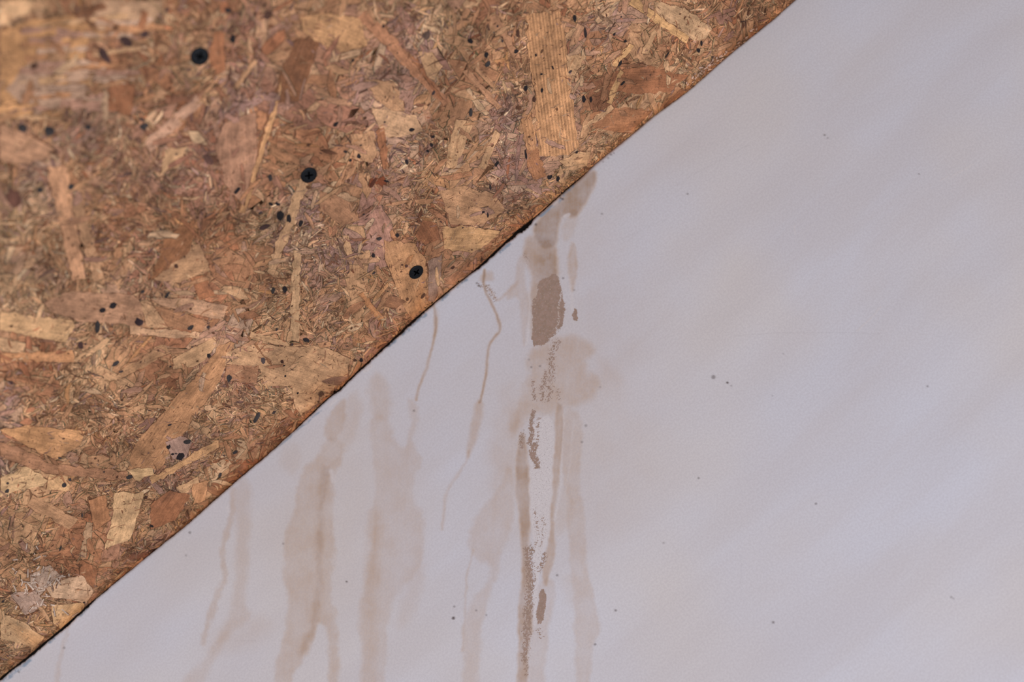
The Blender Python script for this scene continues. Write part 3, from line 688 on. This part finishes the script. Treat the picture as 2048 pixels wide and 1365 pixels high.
# the board itself: a grid down from the sawn edge, then the return of the cut
ga = np.concatenate([a0 - np.geomspace(1.5, .01, 26), np.arange(a0, a1, 1.2 * MM * 1.5), a1 + np.geomspace(.01, 1.5, 26)])
gb = np.array([0, .002, .006, .012, .03, .07, .15, .25, b1, b1 + .2, b1 + .6, b1 + 1.3])
Ag, Bg = np.meshgrid(ga, gb, indexing='ij')
Eb = board_edge(ga)[:, None]
Bg = Bg + Eb * np.clip(1 - Bg / .03, 0, 1)
Vg = np.stack([Ag, Bg, np.zeros_like(Ag)], -1).reshape(-1, 3)
tg = field_colour(Ag.ravel(), Bg.ravel(), .1) * .8
TTg = np.concatenate([tg, np.zeros((len(tg), 1))], 1)
GGg = np.stack([Ag.ravel(), Bg.ravel(), np.full(Ag.size, 3.0)], -1)
gi = np.arange(Ag.size).reshape(Ag.shape)
qg = np.stack([gi[:-1, :-1], gi[1:, :-1], gi[1:, 1:], gi[:-1, 1:]], -1).reshape(-1, 4)

def Bw(v):   # board coordinates -> world
    return O + v[:, :1] * s_w + v[:, 1:2] * o_w + v[:, 2:3] * no_w
Vw = np.concatenate([Bw(VV_), Bw(Vg)])
e_i = nflk + gi[:, 0]; backv = Vw[e_i] - z_w * .007
base_i = len(Vw); Vw = np.concatenate([Vw, backv])
ce = field_colour(ga, ga * 0, .3) * np.array([.62, .42, .25])
TTa = np.concatenate([TT_, TTg, np.concatenate([ce, np.zeros((len(ga), 1))], 1)])
GGa = np.concatenate([GG_, GGg, np.stack([ga, ga * 0 + .2, ga * 0 + 9], -1)])
bi = base_i + np.arange(len(ga))
qe = np.stack([e_i[:-1], bi[:-1], bi[1:], e_i[1:]], -1)
loops = np.concatenate(Ls + [(qg + nflk).ravel(), qe.ravel()])
sizes = np.concatenate(Ss + [np.full(len(qg) + len(qe), 4)])
starts = np.concatenate([[0], np.cumsum(sizes)[:-1]])

m = NT('oriented_strand_board')
ta = m.n('ShaderNodeAttribute', attribute_name='tint')
tint, ridge = ta.outputs['Color'], ta.outputs['Alpha']
gr = m.n('ShaderNodeAttribute', attribute_name='grain').outputs['Vector']
oc = m.n('ShaderNodeTexCoord').outputs['Object']
gv = m.vmul(gr, (110, 1500, 1))
fib = m.noise(gv, 1.0, 4, .6, .3)
fib2 = m.noise(m.vmul(gr, (45, 500, 1)), 1.0, 3, .6)
mott = m.noise(oc, 170.0, 5, .65)
spk = m.noise(oc, 1300.0, 2, .6)
f = m.ramp(fib, .25, .75, .80, 1.16)
f = m.math('MULTIPLY', f, m.ramp(fib2, .25, .75, .86, 1.12))
f = m.math('MULTIPLY', f, m.ramp(mott, .3, .7, .72, 1.22))
f = m.math('MULTIPLY', f, m.ramp(m.noise(oc, 34.0, 4, .6), .3, .7, .70, 1.22))
f = m.math('MULTIPLY', f, m.ramp(spk, .3, .55, .74, 1.04))
sep = m.n('ShaderNodeSeparateXYZ', ins={0: gr})
wob = m.math('MULTIPLY', m.math('SUBTRACT', m.noise(m.vmul(gr, (18, 60, 1)), 1.0, 1, .5), .5), 2.4)
wv = m.math('SINE', m.math('ADD', m.math('MULTIPLY', sep.outputs[1], 2 * math.pi / .00185), wob))
rf = m.math('ADD', 1.0, m.math('MULTIPLY', m.math('MULTIPLY', wv, ridge), .20))
f = m.math('MULTIPLY', f, rf)
f = m.math('MULTIPLY', f, 1.07)
col = m.scale(tint, f)
col = m.mix(m.ramp(m.noise(oc, 75.0, 4, .6), .52, .72, 0, .38), col, m.scale(m.mix(.5, tint, (.16, .095, .072)), f))
m.t.links.new(col, m.bsdf.inputs['Base Color'])
m.bsdf.inputs['Roughness'].default_value = .6
m.bsdf.inputs['Specular IOR Level'].default_value = .14
hh = m.math('ADD', m.math('MULTIPLY', fib, .5), m.math('ADD', m.math('MULTIPLY', mott, .8), m.math('MULTIPLY', m.math('MULTIPLY', wv, ridge), .3)))
bmp = m.n('ShaderNodeBump', ins={'Strength': .5, 'Distance': .0005, 'Height': hh})
m.t.links.new(bmp.outputs[0], m.bsdf.inputs['Normal'])
OSBM = m.m
board = mesh_obj('ceiling', Vw, loops, starts, OSBM,
                 [('tint', 'FLOAT_COLOR', TTa), ('grain', 'FLOAT_VECTOR', GGa)], smooth=False, origin=O)
board['kind'] = 'structure'
board['label'] = 'sloping ceiling of brown oriented strand board fixed with black screws'

# ================================================================== added dark backing that blocks light and gives the open joint its shade
m = NT('gap_shade_dark')
oc = m.n('ShaderNodeTexCoord').outputs['Object']
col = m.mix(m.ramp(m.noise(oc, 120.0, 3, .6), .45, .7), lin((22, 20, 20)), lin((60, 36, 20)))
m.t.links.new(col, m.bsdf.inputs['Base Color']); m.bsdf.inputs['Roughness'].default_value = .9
aa = np.linspace(-1.2, 1.2, 240)
prof = np.array([(.016, -.0095), (-.016, -.0075), (-.016, -.030), (.016, -.030)])      # (across, along lens axis)
Vt = []
for a_ in aa:
    jit = rng.normal(0, .0004, 2)
    for i, (u_, w_) in enumerate(prof):
        Vt.append(O + s_w * a_ + (R @ p_c) * u_ + z_w * (w_ + (jit[i % 2] if i < 2 else 0)))
Vt = np.array(Vt); L = []
for i in range(len(aa) - 1):
    for j in range(4):
        L.append([i * 4 + j, i * 4 + (j + 1) % 4, (i + 1) * 4 + (j + 1) % 4, (i + 1) * 4 + j])
L.append([0, 3, 2, 1]); e = (len(aa) - 1) * 4; L.append([e, e + 1, e + 2, e + 3])
bt = mesh_obj('gap_backing_1', Vt, np.array(L).ravel(), np.arange(len(L)) * 4, m.m, smooth=False, origin=O)
bt['kind'] = 'structure'; bt['label'] = 'added dark backing for the shade in the open joint between board and wall'

# ================================================================== screws
def metal(name, c, r, met=.3):
    m = NT(name)
    oc = m.n('ShaderNodeTexCoord').outputs['Object']
    col = m.mix(m.ramp(m.noise(oc, 1400.0, 2, .6), .45, .7), c, tuple(q * 2.2 for q in c))
    m.t.links.new(col, m.bsdf.inputs['Base Color'])
    m.bsdf.inputs['Roughness'].default_value = r; m.bsdf.inputs['Metallic'].default_value = met
    return m.m
BLK = metal('black_phosphate', (.0035, .0042, .0052), .42, 0)
PIT = metal('recess_black', (.0008, .0008, .001), .9, 0)
BLK.node_tree.nodes['Principled BSDF'].inputs['Specular IOR Level'].default_value = .14
PIT.node_tree.nodes['Principled BSDF'].inputs['Specular IOR Level'].default_value = 0

def frame_rows(x, y, rot, tip):
    a, b = board_ab(float(x), float(y))
    n = nrm(no_w + tip[0] * s_w + tip[1] * o_w); u = nrm(s_w - (s_w @ n) * n); v = np.cross(n, u)
    c, s_ = math.cos(rot), math.sin(rot)
    u, v = u * c + v * s_, -u * s_ + v * c
    M_ = Matrix(((u[0], v[0], n[0], 0), (u[1], v[1], n[1], 0), (u[2], v[2], n[2], 0), (0, 0, 0, 1)))
    M_.translation = Vector(O + a * s_w + b * o_w + .00072 * no_w)
    return M_

def screw_meshes():
    """bugle head, cross recess and shank: revolved head whose top is cut by a cross"""
    import bmesh
    Rh = .0043; N = 64
    # cross radius at angle t
    def cross(t):
        t = (t + math.pi / 4) % (math.pi / 2) - math.pi / 4
        arm = .00215; hw = .00046
        r = arm / max(math.cos(t), .01)
        return min(r, hw / max(abs(math.sin(t)), 1e-4)) if abs(math.sin(t)) > 1e-4 else arm
    bm = bmesh.new(); rings = []
    ts = [i / N * 2 * math.pi for i in range(N)]
    def ring(f, z): rings.append([bm.verts.new((f(t) * math.cos(t), f(t) * math.sin(t), z)) for t in ts])
    ring(cross, .00002)
    ring(lambda t: max(cross(t) * 1.12, .0026), .00006)
    ring(lambda t: .0034, .00004); ring(lambda t: .0039, -.00004); ring(lambda t: Rh, -.00022); ring(lambda t: Rh * .985, -.00050)
    ring(lambda t: .0030, -.0014); ring(lambda t: .0021, -.0030); ring(lambda t: .0018, -.0045)
    for A_, B_ in zip(rings, rings[1:]):
        for i in range(N): bm.faces.new((A_[i], B_[i], B_[(i + 1) % N], A_[(i + 1) % N]))
    bmesh.ops.recalc_face_normals(bm, faces=bm.faces[:])
    h = bpy.data.meshes.new('screw_head'); bm.to_mesh(h); bm.free(); h.materials.append(BLK)
    for p in h.polygons: p.use_smooth = True
    bm = bmesh.new()
    r0 = [bm.verts.new((cross(t) * math.cos(t), cross(t) * math.sin(t), .00002)) for t in ts]
    r1 = [bm.verts.new((cross(t) * .72 * math.cos(t), cross(t) * .72 * math.sin(t), -.00022)) for t in ts]
    c = bm.verts.new((0, 0, -.00026))
    for i in range(N):
        bm.faces.new((r0[i], r0[(i + 1) % N], r1[(i + 1) % N], r1[i])); bm.faces.new((r1[i], r1[(i + 1) % N], c))
    rc = bpy.data.meshes.new('cross_recess'); bm.to_mesh(rc); bm.free(); rc.materials.append(PIT)
    bm = bmesh.new(); prev = None; T = 160
    ringsv = []
    for k in range(T + 1):
        z = -.0045 - .020 * k / T
        tap = min(1, (1 - k / T) * 8 + .02)
        ringsv.append([bm.verts.new(((.00115 + .00065 * max(0, math.cos(t - z / .0016 * 2 * math.pi)) ** 3) * tap * math.cos(t),
                                     (.00115 + .00065 * max(0, math.cos(t - z / .0016 * 2 * math.pi)) ** 3) * tap * math.sin(t), z)) for t in [i / 16 * 2 * math.pi for i in range(16)]])
    for A_, B_ in zip(ringsv, ringsv[1:]):
        for i in range(16): bm.faces.new((A_[i], B_[i], B_[(i + 1) % 16], A_[(i + 1) % 16]))
    sk = bpy.data.meshes.new('threaded_shank'); bm.to_mesh(sk); bm.free(); sk.materials.append(BLK)
    return h, rc, sk
HM, RM, SM = screw_meshes()
for (x, y, rot, tip, lab) in [
    (399, 112, .5, (.02, .03), 'black drywall screw farthest from the wall, blurred, topmost of the three in the strand board'),
    (617, 350, .95, (-.03, .02), 'black cross-head screw in the pale strand, midway along the row of three'),
    (832, 544, .3, (.02, -.04), 'black cross-head screw nearest the white wall, in a smooth tan patch of board')]:
    root = bpy.data.objects.new('screw', None); SC.collection.objects.link(root); root.empty_display_size = .005
    root.matrix_world = frame_rows(x, y, rot, tip)
    root['label'] = lab; root['category'] = 'screw'; root['group'] = 'black screws along the strand board'
    for nm, me in (('screw_head', HM), ('cross_recess', RM), ('threaded_shank', SM)):
        c = bpy.data.objects.new(nm, me); SC.collection.objects.link(c); c.parent = root
